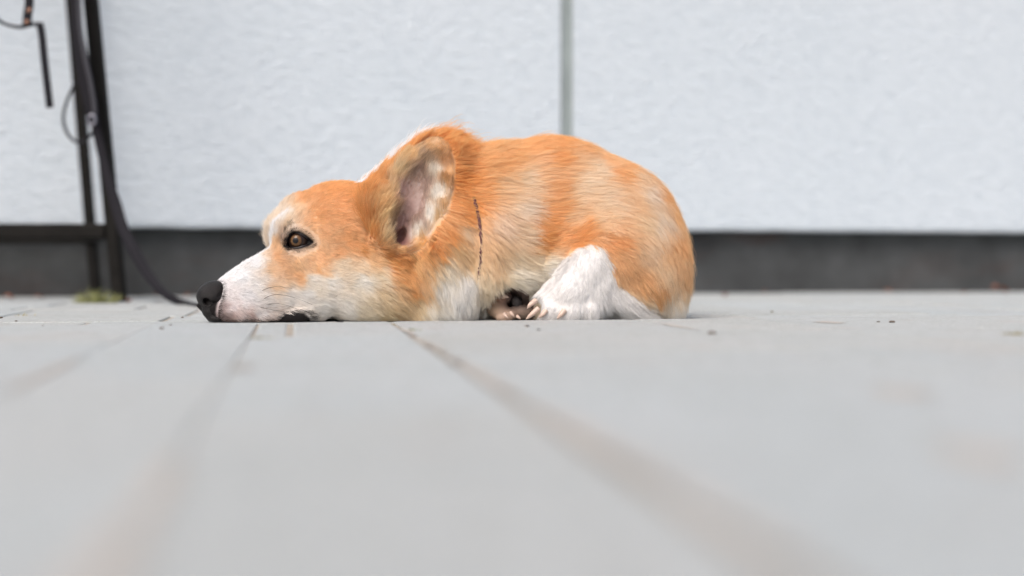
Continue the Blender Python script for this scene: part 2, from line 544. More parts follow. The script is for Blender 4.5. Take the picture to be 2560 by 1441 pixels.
lf = [(18, 749, 0.022, 'rusty dead leaf by the wall base at the far left edge'), (98, 748, 0.017, 'dead leaf by the wall base left of the grass tuft'),
      (322, 757, 0.016, 'dead leaf beside the right leg of the stand'), (392, 741, 0.013, 'small red leaf under the leash by the wall'),
      (470, 741, 0.014, 'brown leaf by the wall just left of the dog nose'), (2218, 733, 0.018, 'small brown leaf by the wall base, midway between rump and big leaf'),
      (2500, 731, 0.040, 'largest red brown leaf by the wall base at the far right'), (1812, 742, 0.018, 'greyish brown leaf on the paving just right of the rump'),
      (1912, 735, 0.015, 'mossy brown leaf by the wall base right of the rump'), (2412, 736, 0.013, 'pale brown leaf in front of the big red leaf')]
for i, (a, b, s_, lb) in enumerate(lf):
    leaf(gpt(a, b), s_, i * 1.1, lb, i)

M_CLOD = mat_flat('tan_joint_dirt', (0.25, 0.195, 0.15), 1.0, 0, 0.4, 300)
def crumb(loc, size, label, seed):
    r = random.Random(seed)
    bm = bmesh.new()
    bmesh.ops.create_icosphere(bm, subdivisions=2, radius=size)
    for v in bm.verts:
        v.co *= r.uniform(0.75, 1.15)
        v.co.z = v.co.z * 0.55 + size * 0.35
        v.co.x *= 1.4
    o = from_bm('soil_crumb', bm, M_CLOD if size > 0.003 else M_CRUMB, None, True)
    if size > 0.003: o.scale = (0.9, 2.2, 0.32)
    o.location = loc
    return tag(o, label, 'crumb', 'soil crumbs on the paving')
cr = [(1076, 866, 0, 0.0034, 'brown dirt clod in the joint below the chest, the farther one'), (1140, 905, 0, 0.0042, 'brown dirt clod in the joint below the chest, the nearer one'),
      (2, 796, 0, 0.0018, 'crumb at the very left edge of the paving'), (40, 804, 0, 0.0012, 'tiny crumb near the left edge beside the dry stalk'),
      (107, 815, 0, 0.0008, 'tiniest crumb on the left slabs'), (404, 823, 0, 0.0017, 'dark crumb in the joint left of the nose, the nearer of two'),
      (426, 814, 0, 0.0012, 'dark crumb in the joint left of the nose, the farther of two'), (456, 795, 1, 0.0014, 'flat crumb just left of the nose on the paving'),
      (1318, 817, 0, 0.0016, 'dark crumb on the slab just below the white hind paw'), (1347, 826, 0, 0.0012, 'faint brown crumb below the white hind paw, nearer the camera'),
      (1780, 836, 0, 0.0026, 'reddish brown crumb on the foreground slab below the rump'), (2231, 807, 0, 0.0022, 'round grey brown crumb on the right slabs'),
      (2196, 806, 0, 0.0014, 'pale flat crumb beside the round grey brown one'), (2478, 797, 1, 0.0014, 'small crumb on the far right of the paving'),
      (2120, 797, 1, 0.0013, 'thin crumb on the paving right of the rump')]
for i, (a, b, low, s_, lb) in enumerate(cr):
    crumb(gpt(a, b, bool(low)), s_, lb, 40 + i)

#DOGSTART
# ================================================================== the dog
# Dog space: x = photo pixel column, w = depth towards the camera, y = photo pixel row, all at 0.4286 mm per unit
DC = 1.2
K = DC / FPX
NPR = np.random.RandomState(11)
GROUND_Y = 657 + (CAM_H - Z_LOW) / K
H = 3.2
X0, X1, W0, W1, Y0, Y1 = 462, 1760, -330, 176, 286, 812
gx = np.arange(X0, X1, H, dtype=np.float32)
gw = np.arange(W0, W1, H, dtype=np.float32)
gy = np.arange(Y0, Y1, H, dtype=np.float32)
F = np.full((len(gx), len(gw), len(gy)), 60.0, np.float32)

def sc_(w_): return (DC - w_ * K) / DC
def A(px, py, w_):
    s = sc_(w_)
    return np.array([1280 + (px - 1280) * s, w_, 657 + (py - 657) * s], np.float64)
def to_world(P):
    P = np.asarray(P, float)
    return np.stack([(P[..., 0] - 1280) * K, DC - P[..., 1] * K, CAM_H - (P[..., 2] - 657) * K], -1)
def apparent(P):
    s = sc_(P[..., 1])
    return np.stack([1280 + (P[..., 0] - 1280) / s, 657 + (P[..., 2] - 657) / s], -1)

def sub(lo, hi):
    i0, i1 = np.searchsorted(gx, [lo[0], hi[0]]); j0, j1 = np.searchsorted(gw, [lo[1], hi[1]]); k0, k1 = np.searchsorted(gy, [lo[2], hi[2]])
    sl = (slice(i0, i1), slice(j0, j1), slice(k0, k1))
    return sl, gx[sl[0]][:, None, None], gw[sl[1]][None, :, None], gy[sl[2]][None, None, :]

def smin(a, b, k):
    h = np.clip(0.5 + 0.5 * (b - a) / k, 0, 1)
    return b + (a - b) * h - k * h * (1 - h)
def smax(a, b, k):
    return -smin(-a, -b, k)

def ell_d(c, r, tilt, yaw, x, w_, y):
    X, W, Y = x - c[0], w_ - c[1], y - c[2]
    if tilt:
        a = R(tilt); ca, sa = math.cos(a), math.sin(a)
        X, Y = X * ca + Y * sa, -X * sa + Y * ca
    if yaw:
        a = R(yaw); ca, sa = math.cos(a), math.sin(a)
        X, W = X * ca + W * sa, -X * sa + W * ca
    k0 = np.sqrt((X / r[0]) ** 2 + (W / r[1]) ** 2 + (Y / r[2]) ** 2) + 1e-6
    k1 = np.sqrt((X / r[0] ** 2) ** 2 + (W / r[1] ** 2) ** 2 + (Y / r[2] ** 2) ** 2) + 1e-9
    return k0 * (k0 - 1) / k1

def E(px, py, w_, r, tilt=0, yaw=0, k=20, op='add', raw=None):
    """ellipsoid; r = (along x, depth, along y); tilt turns clockwise in the picture"""
    c = A(px, py, w_); s = sc_(w_)
    r = [v * s for v in r]
    m = max(r) + max(k, 8) + 14
    sl, x, ww, y = sub(c - m, c + m)
    d = ell_d(c, r, tilt, yaw, x, ww, y).astype(np.float32)
    if op == 'add': F[sl] = smin(F[sl], d, k)
    else: F[sl] = smax(F[sl], -d, k)

def cone(p, q, r1, r2, k=20, flat=1.0):
    a, b = A(*p), A(*q)
    r1, r2 = r1 * sc_(p[2]), r2 * sc_(q[2])
    m = max(r1, r2) + max(k, 8) + 14
    sl, x, ww, y = sub(np.minimum(a, b) - m, np.maximum(a, b) + m)
    ab = b - a
    L2 = (ab ** 2).sum()
    X, W, Y = x - a[0], ww - a[1], y - a[2]
    h = np.clip((X * ab[0] + W * ab[1] + Y * ab[2]) / L2, 0, 1)
    d = np.sqrt((X - h * ab[0]) ** 2 + ((W - h * ab[1]) / flat) ** 2 + (Y - h * ab[2]) ** 2) - (r1 + (r2 - r1) * h)
    F[sl] = smin(F[sl], d.astype(np.float32), k)

# ---- torso
E(1375, 600, -110, (255, 150, 253), k=30)
E(1235, 560, -90, (150, 125, 196), k=40)
E(1525, 640, -90, (186, 150, 233), k=40)
E(1620, 690, -100, (100, 125, 165), k=30)
E(1530, 640, 5, (128, 92, 104), k=34)         # near thigh
E(1600, 700, 0, (80, 74, 96), k=24)
E(1280, 600, 5, (92, 62, 100), k=40)        # near shoulder and upper arm
E(1270, 690, 10, (110, 50, 40), tilt=6, k=20)
E(1400, 660, 0, (60, 60, 50), k=20)
E(1230, 640, 15, (45, 52, 110), tilt=10, k=26)
E(1660, 765, -40, (40, 60, 45), k=20)
E(1420, 640, -250, (150, 60, 150), k=40)
E(1330, 560, -250, (180, 60, 170), k=40)
# ---- neck and ruff
cone((1078, 436, -70), (965, 506, -75), 95, 80, k=56, flat=1.15)
E(1106, 530, -60, (66, 100, 148), tilt=2, k=64)
E(1115, 640, -20, (100, 92, 150), k=26)
E(1060, 600, -60, (110, 100, 150), k=26)
E(1150, 720, 0, (60, 66, 82), k=18)
E(1060, 775, -18, (74, 56, 44), k=30)
E(1115, 470, -210, (60, 16, 120), tilt=18, k=14)    # far ear, laid back
# ---- skull
E(851, 593, -38, (158, 88, 138), yaw=15, k=24)
E(960, 600, -60, (120, 92, 130), k=24)
E(895, 700, -8, (150, 78, 100), yaw=12, k=28)     # near cheek
E(960, 730, -10, (110, 78, 78), yaw=5, k=24)
E(830, 700, -85, (150, 62, 100), yaw=15, k=28)
E(738, 566, 8, (44, 26, 36), tilt=-20, k=34)
E(742, 545, -62, (52, 30, 60), tilt=28, k=24)     # brows
E(710, 590, -52, (43, 30, 54), tilt=-10, k=24)
E(748, 598, -12, (62, 62, 70), tilt=-10, k=16)
E(745, 655, 22, (52, 34, 34), tilt=-8, k=20)      # cheekbone under the eye
# ---- muzzle loft
def muzzle():
    tab = np.array([  # px, top, bottom, half width, w
        (506, 742, 782, 16, 56), (520, 722, 800, 27, 54), (545, 701, 806, 35, 50), (575, 678, 812, 41, 44), (610, 655, 816, 46, 37),
        (640, 638, 818, 52, 30), (672, 622, 818, 57, 22), (710, 600, 818, 61, 11), (760, 580, 818, 58, -6), (800, 570, 818, 44, -18)], float)
    top = np.array([A(a, b, e) for a, b, c, d, e in tab]); bot = np.array([A(a, c, e) for a, b, c, d, e in tab])
    p0, p1 = top[0][:2], top[-1][:2]
    ax = (p1 - p0); L = np.linalg.norm(ax); ax /= L
    nx = np.array([-ax[1], ax[0]])
    tt = ((top[:, :2] - p0) @ ax)
    sl, x, ww, y = sub(np.array([470, -90, 540]), np.array([830, 150, 840]))
    X, W = x - p0[0], ww - p0[1]
    a = X * ax[0] + W * ax[1] + 0 * y
    b = X * nx[0] + W * nx[1] + 0 * y
    ac = np.clip(a, tt[0], tt[-1])
    f = lambda arr: np.interp(ac, tt, arr)
    zt, zb, hw = f(top[:, 2]), f(bot[:, 2]), f(tab[:, 3])
    # the bridge is narrow on top and full at the lips
    cy, hh = zt * 0.42 + zb * 0.58, None
    up = (cy - zt); dn = (zb - cy)
    v = np.where(y < cy, (cy - y) / up, (y - cy) / dn)
    n = 2.25
    u = np.abs(b) / (hw * np.where(y < cy, 1 - 0.18 * np.clip(v, 0, 1), 1.0))
    rad = (u ** n + v ** n) ** (1 / n)
    mn = np.minimum(hw, np.minimum(up, dn))
    d = (rad - 1) * mn
    over = np.maximum(tt[0] - a, a - tt[-1])
    d = np.where(over > 0, np.sqrt(np.maximum(d, 0) ** 2 + over ** 2) + np.minimum(d, 0), d)
    F[sl] = smin(F[sl], d.astype(np.float32), 20)
muzzle()
E(560, 770, 62, (34, 22, 26), k=12)            # lip pads
E(600, 778, 62, (40, 20, 22), k=12)
E(739, 791, 48, (38, 15, 21), tilt=-8, k=6)    # dark corner of the lower lip
E(650, 792, 44, (60, 20, 14), k=10)
E(785, 715, 16, (62, 40, 76), yaw=12, k=30)
# ---- near ear
EW = 40
E(1056, 468, EW - 4, (78, 30, 132), tilt=22, k=10)
E(993, 558, EW - 8, (80, 40, 86), tilt=12, k=16)
E(985, 602, EW - 20, (84, 52, 62), k=22)
E(958, 560, EW - 6, (48, 34, 84), tilt=-14, k=12)
# ---- hind leg
cone((1472, 668, 62), (1418, 742, 90), 56, 58, k=14)
E(1450, 735, 78, (78, 46, 58), tilt=20, k=14)
cone((1502, 700, 60), (1455, 760, 84), 44, 42, k=12)
for px, py, w_, rr in ((1352, 764, 110, (36, 22, 29)), (1374, 780, 124, (37, 22, 27)), (1424, 780, 128, (36, 22, 28)), (1466, 778, 110, (32, 24, 28))):
    E(px, py, w_, rr, tilt=-24, k=8)
E(1384, 742, 104, (50, 28, 34), tilt=-38, k=14)
cone((1530, 742, 58), (1606, 784, 36), 30, 13, k=20)
# ---- hollow under the belly and the tucked front paw
E(1270, 788, 110, (60, 172, 86), k=9, op='sub')
E(1322, 768, 110, (34, 130, 34), tilt=30, k=8, op='sub')
cone((1242, 768, -16), (1264, 792, 14), 27, 19, k=6)
E(1260, 741, -6, (22, 18, 16), tilt=20, k=5)
E(1302, 780, 4, (32, 20, 18), k=6)
E(1280, 786, 18, (18, 16, 13), k=4)
E(1257, 793, 20, (19, 16, 13), k=4)

# ---- carving: inside of the ear
EIN = []
def carve_ear():
    E(1062, 470, EW + 25, (59, 34, 112), tilt=22, k=7, op='sub')
    E(1012, 556, EW + 24, (46, 38, 60), tilt=16, k=9, op='sub')
    E(998, 590, EW + 4, (14, 44, 27), tilt=32, k=7, op='sub')
carve_ear()
E(1082, 606, EW + 30, (7, 34, 22), tilt=28, k=4, op='sub')   # fold in the lower rim
E(910, 540, EW + 16, (8, 32, 62), tilt=-10, k=14, op='sub')  # crease in front of the ear

# ---- eye socket
def march(px, py, w_start=170):
    for w_ in np.arange(w_start, -320, -1.0):
        p = A(px, py, w_)
        i, j, k_ = (p[0] - X0) / H, (p[1] - W0) / H, (p[2] - Y0) / H
        i0, j0, k0 = int(i), int(j), int(k_)
        if not (0 <= i0 < F.shape[0] - 1 and 0 <= j0 < F.shape[1] - 1 and 0 <= k0 < F.shape[2] - 1): continue
        fi, fj, fk = i - i0, j - j0, k_ - k0
        c = F[i0:i0 + 2, j0:j0 + 2, k0:k0 + 2]
        v = (c[0] * (1 - fi) + c[1] * fi); v = v[0] * (1 - fj) + v[1] * fj; v = v[0] * (1 - fk) + v[1] * fk
        if v < 0: return float(w_)
    return None

def poly_sdf(x, y, poly):
    d = np.full(np.broadcast(x, y).shape, 1e9); s = np.ones(d.shape)
    n = len(poly)
    for i in range(n):
        ax_, ay_ = poly[i]; bx_, by_ = poly[i - 1]
        ex, ey = bx_ - ax_, by_ - ay_
        wx, wy = x - ax_, y - ay_
        h = np.clip((wx * ex + wy * ey) / (ex * ex + ey * ey), 0, 1)
        d = np.minimum(d, (wx - ex * h) ** 2 + (wy - ey * h) ** 2)
        c1, c2, c3 = y >= ay_, y < by_, ex * wy > ey * wx
        flip = (c1 & c2 & c3) | (~c1 & ~c2 & ~c3)
        s = np.where(flip, -s, s)
    return s * np.sqrt(d)

EYE_POLY = [(712, 620), (717, 600), (724, 584), (733, 578), (746, 579), (758, 585), (770, 594), (783, 606), (774, 613), (760, 618), (744, 623), (728, 622)]
EYE_POLY = [(746 + (a - 746) * 0.92, 602 + (b - 602) * 0.86) for a, b in EYE_POLY]
EYE_W = march(746, 602)
sl, x, ww, y = sub(A(690, 560, EYE_W) - 20, A(800, 640, EYE_W) + np.array([20, 60, 20]))
ss = sc_(EYE_W)
pd = poly_sdf(1280 + (x - 1280) / ss, 657 + (y - 657) / ss, EYE_POLY)
slab_ = np.abs(ww - EYE_W + 4) - 24
F[sl] = smax(F[sl], -np.maximum(pd + 0 * ww, slab_ + 0 * pd).astype(np.float32) * 1.0, 3)
# ground contact
F[:] = np.maximum(F, (gy - GROUND_Y)[None, None, :])

def surface_nets(F, org, h):
    s = F < 0
    c = s[:-1, :-1, :-1].astype(np.int8)
    for di in (0, 1):
        for dj in (0, 1):
            for dk in (0, 1):
                if di + dj + dk:
                    c = c + s[di:F.shape[0] - 1 + di, dj:F.shape[1] - 1 + dj, dk:F.shape[2] - 1 + dk]
    act = (c > 0) & (c < 8)
    idx = np.full(act.shape, -1, np.int64)
    I = np.argwhere(act)
    idx[tuple(I.T)] = np.arange(len(I))
    val = {}
    for di in (0, 1):
        for dj in (0, 1):
            for dk in (0, 1):
                val[di, dj, dk] = F[I[:, 0] + di, I[:, 1] + dj, I[:, 2] + dk].astype(np.float64)
    acc = np.zeros((len(I), 3)); cnt = np.zeros(len(I))
    corners = list(val)
    for a in corners:
        for ax in range(3):
            if a[ax] == 0:
                b = list(a); b[ax] = 1; b = tuple(b)
                va, vb = val[a], val[b]
                m = (va < 0) != (vb < 0)
                t = np.where(m, va / np.where(m, va - vb, 1), 0)
                p = np.tile(np.array(a, float), (len(I), 1)); p[:, ax] += t
                acc[m] += p[m]; cnt[m] += 1
    V = (I + acc / cnt[:, None]) * h + np.array(org)
    faces = []
    for ax in range(3):
        o1, o2 = [k for k in range(3) if k != ax]
        sA = np.take(s, range(s.shape[ax] - 1), ax); sB = np.take(s, range(1, s.shape[ax]), ax)
        ed = np.argwhere(sA != sB)
        m = (ed[:, o1] > 0) & (ed[:, o2] > 0) & (ed[:, o1] < s.shape[o1] - 1) & (ed[:, o2] < s.shape[o2] - 1)
        ed = ed[m]
        flip = sA[tuple(ed.T)]
        def cell(d1, d2):
            e = ed.copy(); e[:, o1] -= d1; e[:, o2] -= d2
            return idx[tuple(e.T)]
        q = np.stack([cell(1, 1), cell(0, 1), cell(0, 0), cell(1, 0)], 1)
        if ax == 1: flip = ~flip
        q[~flip] = q[~flip][:, ::-1]
        faces.append(q)
    Fa = np.concatenate(faces)
    Fa = Fa[(Fa >= 0).all(1)]
    return V, Fa

def vertex_normals(V, Q):
    n = np.zeros_like(V)
    fn = np.cross(V[Q[:, 2]] - V[Q[:, 0]], V[Q[:, 3]] - V[Q[:, 1]])
    for k in range(4): np.add.at(n, Q[:, k], fn)
    return n / (np.linalg.norm(n, axis=1, keepdims=True) + 1e-9), fn

def relax(V, Q, it, lam=0.5, mask=None):
    e = np.concatenate([Q[:, [0, 1]], Q[:, [1, 2]], Q[:, [2, 3]], Q[:, [3, 0]]])
    e = np.concatenate([e, e[:, ::-1]])
    deg = np.bincount(e[:, 0], minlength=len(V))[:, None]
    for _ in range(it):
        s_ = np.zeros_like(V); np.add.at(s_, e[:, 0], V[e[:, 1]])
        D = (s_ / np.maximum(deg, 1) - V) * lam
        if mask is not None: D *= mask[:, None]
        V = V + D
    return V

def np_mesh(name, V, Q, mat, parent, colors=None):
    me = bpy.data.meshes.new(name)
    me.vertices.add(len(V)); me.vertices.foreach_set('co', V.astype(np.float32).ravel())
    me.loops.add(Q.size); me.loops.foreach_set('vertex_index', Q.astype(np.int32).ravel())
    me.polygons.add(len(Q)); me.polygons.foreach_set('loop_start', np.arange(0, Q.size, Q.shape[1], dtype=np.int32))
    me.update(calc_edges=True); me.validate()
    me.polygons.foreach_set('use_smooth', [True] * len(me.polygons))
    if colors is not None:
        ca = me.color_attributes.new('coat', 'FLOAT_COLOR', 'POINT')
        ca.data.foreach_set('color', np.concatenate([colors, np.ones((len(V), 1))], 1).astype(np.float32).ravel())
    me.materials.append(mat)
    o = bpy.data.objects.new(name, me)
    C.objects.link(o)
    if parent:
        o.parent = parent
        o.location = -Vector(parent.location)
    return o

V, Q = surface_nets(F, (X0, W0, Y0), H)
V = relax(V, Q, 3)
VN, FN = vertex_normals(V, Q)
# orientation check: normals must point away from the inside
cen = np.array([1400, -100, 600.0])
if np.sum(VN * (V - cen)) < 0:
    Q = Q[:, ::-1]; VN = -VN; FN = -FN

# ------------------------------------------------------------------ coat colours (display sRGB) with painted sheen and fold shade, read at coat positions
COAT = np.array([
 (500,735,60,50,50),(540,715,225,224,228),(600,690,240,242,245),(620,740,238,236,238),(575,770,232,220,220),(600,792,216,192,188),(655,780,236,226,224),(640,655,236,238,242),
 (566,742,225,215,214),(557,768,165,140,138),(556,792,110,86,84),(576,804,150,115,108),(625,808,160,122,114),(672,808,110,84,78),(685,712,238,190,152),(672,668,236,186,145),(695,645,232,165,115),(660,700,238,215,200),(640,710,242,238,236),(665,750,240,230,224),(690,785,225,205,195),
 (722,572,176,146,120),(706,600,160,122,100),(714,634,196,156,128),(745,638,208,162,126),(777,624,214,166,126),(764,578,222,168,124),(740,655,222,165,118),(790,675,226,158,104),(740,690,228,162,112),(715,675,232,172,125),(800,640,228,165,118),(840,628,226,160,112),(700,620,236,178,130),
 (850,662,236,208,180),(820,700,240,234,226),(760,735,240,236,232),(800,765,240,234,226),(720,740,240,232,226),(780,720,236,218,198),
 (900,700,238,230,218),(900,655,236,206,176),(950,690,238,214,184),(960,740,222,190,152),(1000,765,214,176,134),(900,775,222,200,172),(930,650,226,172,124),
 (1000,690,224,152,94),(1030,720,216,140,82),(975,650,206,124,64),(1040,660,200,144,94),(1010,655,200,118,62),(960,780,214,182,140),(1040,760,214,180,140),(860,770,238,230,220),(780,700,240,232,224),  # rust points under the ear base include painted fold shade
 (706,540,240,238,238),(690,590,240,238,238),(722,545,232,205,180),(735,520,234,190,150),(745,500,228,158,108),(760,480,226,150,96),(820,470,228,150,92),(880,465,230,150,90),(850,530,226,155,104),
 (800,580,228,165,118),(870,600,222,150,98),(900,630,202,118,60),(765,560,230,170,125),(790,540,224,152,100),(720,560,225,190,160),(905,480,218,130,66),
 (940,480,224,140,80),(960,450,234,148,86),(1000,400,234,148,86),(1040,360,234,146,84),
 (1110,330,232,142,78),(1150,380,234,146,82),(1150,450,232,140,74),(1165,520,232,140,74),(1120,580,222,134,72),(1090,615,206,124,68),(1060,635,196,124,72),
 (1150,570,236,200,166),(1135,615,206,164,122),(1090,655,212,180,148),(1120,665,226,208,186),(1105,700,236,230,222),(1160,700,238,234,230),(1150,740,240,238,234),(1110,770,238,234,228),(1078,765,228,214,196),(1160,780,238,234,230),(1172,645,230,182,134),(1182,590,222,172,130),(1160,540,232,150,88),
 (1200,470,236,160,100),(1190,380,240,170,112),(1205,352,238,165,104),(1250,380,238,168,112),(1235,420,236,164,106),(1240,460,244,192,148),(1300,450,246,206,170),(1300,520,248,216,190),
 (1240,555,244,202,172),(1220,620,230,180,136),(1300,590,244,206,172),(1250,660,234,186,142),(1210,700,224,196,164),(1290,680,232,218,200),(1370,668,234,220,202),(1335,625,230,168,114),
 (1270,390,238,164,104),(1320,360,238,162,104),(1340,420,242,180,132),
 (1380,395,236,156,96),(1385,480,236,160,104),(1360,560,228,145,84),(1350,605,204,118,60),(1342,590,210,126,66),(1385,530,234,156,98),(1385,350,236,154,94),
 (1430,400,243,186,140),(1450,460,246,208,174),(1425,490,245,204,168),(1475,425,246,206,170),(1485,545,244,200,162),(1525,520,244,198,160),(1420,545,242,192,150),(1500,500,246,206,172),(1540,430,236,162,106),(1500,390,240,170,116),(1440,365,238,164,108),(1570,500,242,186,140),  # pale flank bands: lighter fur with hair sheen painted in
 (1580,430,246,200,162),(1610,475,248,214,188),(1640,540,247,212,184),(1600,550,243,196,152),(1620,620,242,196,158),(1675,620,234,170,120),(1705,600,226,152,100),(1690,520,232,158,102),(1650,465,234,156,98),(1600,420,236,160,104),(1560,395,236,160,104),
 (1712,680,230,164,114),(1650,670,238,190,148),(1668,735,242,220,196),(1692,772,240,228,214),(1655,770,238,226,210),(1400,590,230,156,102),(1450,575,226,144,84),(1440,600,226,142,82),(1530,600,228,150,96),(1500,550,242,190,146),(1430,562,240,184,138),
 (1560,655,230,166,116),(1600,700,222,156,106),(1645,722,176,106,60),(1638,735,180,112,66),(1590,740,232,190,152),(1630,760,236,214,190),(1690,720,234,190,150),(1560,570,238,180,134),
 (1305,705,226,212,192),(1330,655,236,214,186),(1350,695,224,210,190),(1290,655,236,206,172),(1265,705,226,208,180),(1240,740,226,208,182),(1200,780,232,224,212),(1370,700,214,196,170),
], float)
HINDW = [(1473, 609), (1440, 622), (1415, 645), (1379, 672), (1355, 712), (1325, 745), (1305, 800), (1300, 830), (1640, 830), (1625, 775), (1575, 735), (1545, 712), (1530, 668), (1512, 628), (1492, 612)]
EAROUT = [(902, 474), (915, 530), (927, 585), (952, 635), (993, 642), (1054, 619), (1090, 560), (1115, 530), (1131, 474), (1134, 405), (1121, 363), (1099, 343), (1071, 347), (1032, 372), (999, 397), (943, 440)]
EARC = np.array([  # darker crease, base and canal points mix rust hair with painted shade
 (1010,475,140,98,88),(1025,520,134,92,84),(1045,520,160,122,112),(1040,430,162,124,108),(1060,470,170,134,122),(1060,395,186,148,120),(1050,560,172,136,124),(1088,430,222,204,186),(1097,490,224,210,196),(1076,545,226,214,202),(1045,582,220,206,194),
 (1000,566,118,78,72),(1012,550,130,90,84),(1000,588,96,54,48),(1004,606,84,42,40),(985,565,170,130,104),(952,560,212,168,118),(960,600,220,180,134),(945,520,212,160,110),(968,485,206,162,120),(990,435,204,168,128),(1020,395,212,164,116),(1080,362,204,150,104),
 (1120,400,146,84,46),(1123,450,146,88,52),(1112,366,176,112,66),(1116,505,180,124,78),(1131,430,214,136,78),(1100,560,192,142,96),(1050,612,226,160,100),(1000,622,226,160,102),(930,600,214,140,80),(914,510,212,128,70),(908,500,186,104,54),(919,560,188,108,58),(932,606,184,104,56),(958,640,178,98,50),(1000,650,176,94,48),(1050,640,180,102,54),(930,470,222,140,80),(970,425,226,146,86),(1000,520,160,118,100)], float)

def idw(P, tab, p=3.3, eps=160.0):
    out = np.zeros((len(P), tab.shape[1] - 2))
    for i in range(0, len(P), 20000):
        q = P[i:i + 20000]
        d2 = (q[:, None, 0] - tab[None, :, 0]) ** 2 + (q[:, None, 1] - tab[None, :, 1]) ** 2 + eps
        w_ = d2 ** (-p / 2)
        out[i:i + 20000] = (w_ @ tab[:, 2:]) / w_.sum(1, keepdims=True)
    return out

_nd = NPR.normal(size=(3, 24, 3)); _np = NPR.uniform(0, 6.28, (3, 24))
_nd /= np.linalg.norm(_nd, axis=2, keepdims=True)
def vnoise(P, scale):
    """smooth vector noise in -1..1; scale in dog units"""
    out = np.zeros((len(P), 3))
    for c in range(3):
        for j in range(24):
            f = 6.28 / scale * (0.6 + 0.05 * j)
            out[:, c] += np.sin(P @ (_nd[c, j] * f) + _np[c, j])
    return out / 5.0

def in_ear(P, ap, N):
    return (poly_sdf(ap[:, 0], ap[:, 1], EAROUT) < 2) & (P[:, 1] > EW - 44)

def coat(P, N, jitter=True):
    ap = apparent(P)
    q = ap.copy()
    if jitter:
        n1 = vnoise(P, 46.0); n2 = vnoise(P, 15.0)
        q = q + n1[:, :2] * 5 + n2[:, :2] * 2
    col = idw(q, COAT)
    # blaze down the middle of the face (plane of the head), white collar on the far side of the nape
    a0, a1 = A(506, 742, 56)[:2], A(760, 560, 0)[:2]
    ax_ = (a1 - a0) / np.linalg.norm(a1 - a0)
    b = -(P[:, 0] - a0[0]) * ax_[1] + (P[:, 1] - a0[1]) * ax_[0]
    blaze = (q[:, 0] < 716) & (b < np.where(q[:, 1] < 640, 4, 12)) & (b > -34) & (q[:, 1] < 700)
    fb = ((q[:, 0] < 750) & (b < -32) & (q[:, 1] < 640))
    tt_ = (np.clip((q[:, 1] - 485) / 60, 0, 1) * np.clip((752 - q[:, 0]) / 26, 0, 1))[:, None]
    col = np.where(fb[:, None], col * (1 - tt_) + np.array([238, 210, 186.]) * tt_, col)
    col[blaze] = (240, 240, 242)
    line = (q[:, 0] - 880) * (322 - 452) / (1062 - 880) + 452 + 20
    nape = (P[:, 1] < -12) & (q[:, 0] > 870) & (q[:, 0] < 1074) & (q[:, 1] < line)
    col[nape] = (246, 246, 248)
    farw = (P[:, 1] < -150) & (q[:, 0] > 880) & (q[:, 0] < 1100) & (q[:, 1] > 400)
    col[farw] = (240, 238, 236)
    leg = (poly_sdf(q[:, 0], q[:, 1], HINDW) < 0) & (P[:, 1] > 18)
    col[leg] = (229, 224, 221)
    fp = np.array([(1250,740,140,92,70),(1240,775,150,114,88),(1265,792,158,118,96),(1300,780,96,72,58),(1285,752,34,26,26),(1300,760,40,30,28),(1262,722,60,42,38)], float)  # tucked paw tones painted darker for the hollow's shade; pads are dark
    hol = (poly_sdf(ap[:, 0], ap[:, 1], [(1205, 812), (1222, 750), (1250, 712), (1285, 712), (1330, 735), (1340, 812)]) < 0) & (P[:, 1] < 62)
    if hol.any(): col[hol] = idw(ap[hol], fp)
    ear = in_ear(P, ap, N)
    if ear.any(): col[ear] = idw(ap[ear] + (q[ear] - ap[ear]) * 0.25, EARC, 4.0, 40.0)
    return col, ap, ear, hol

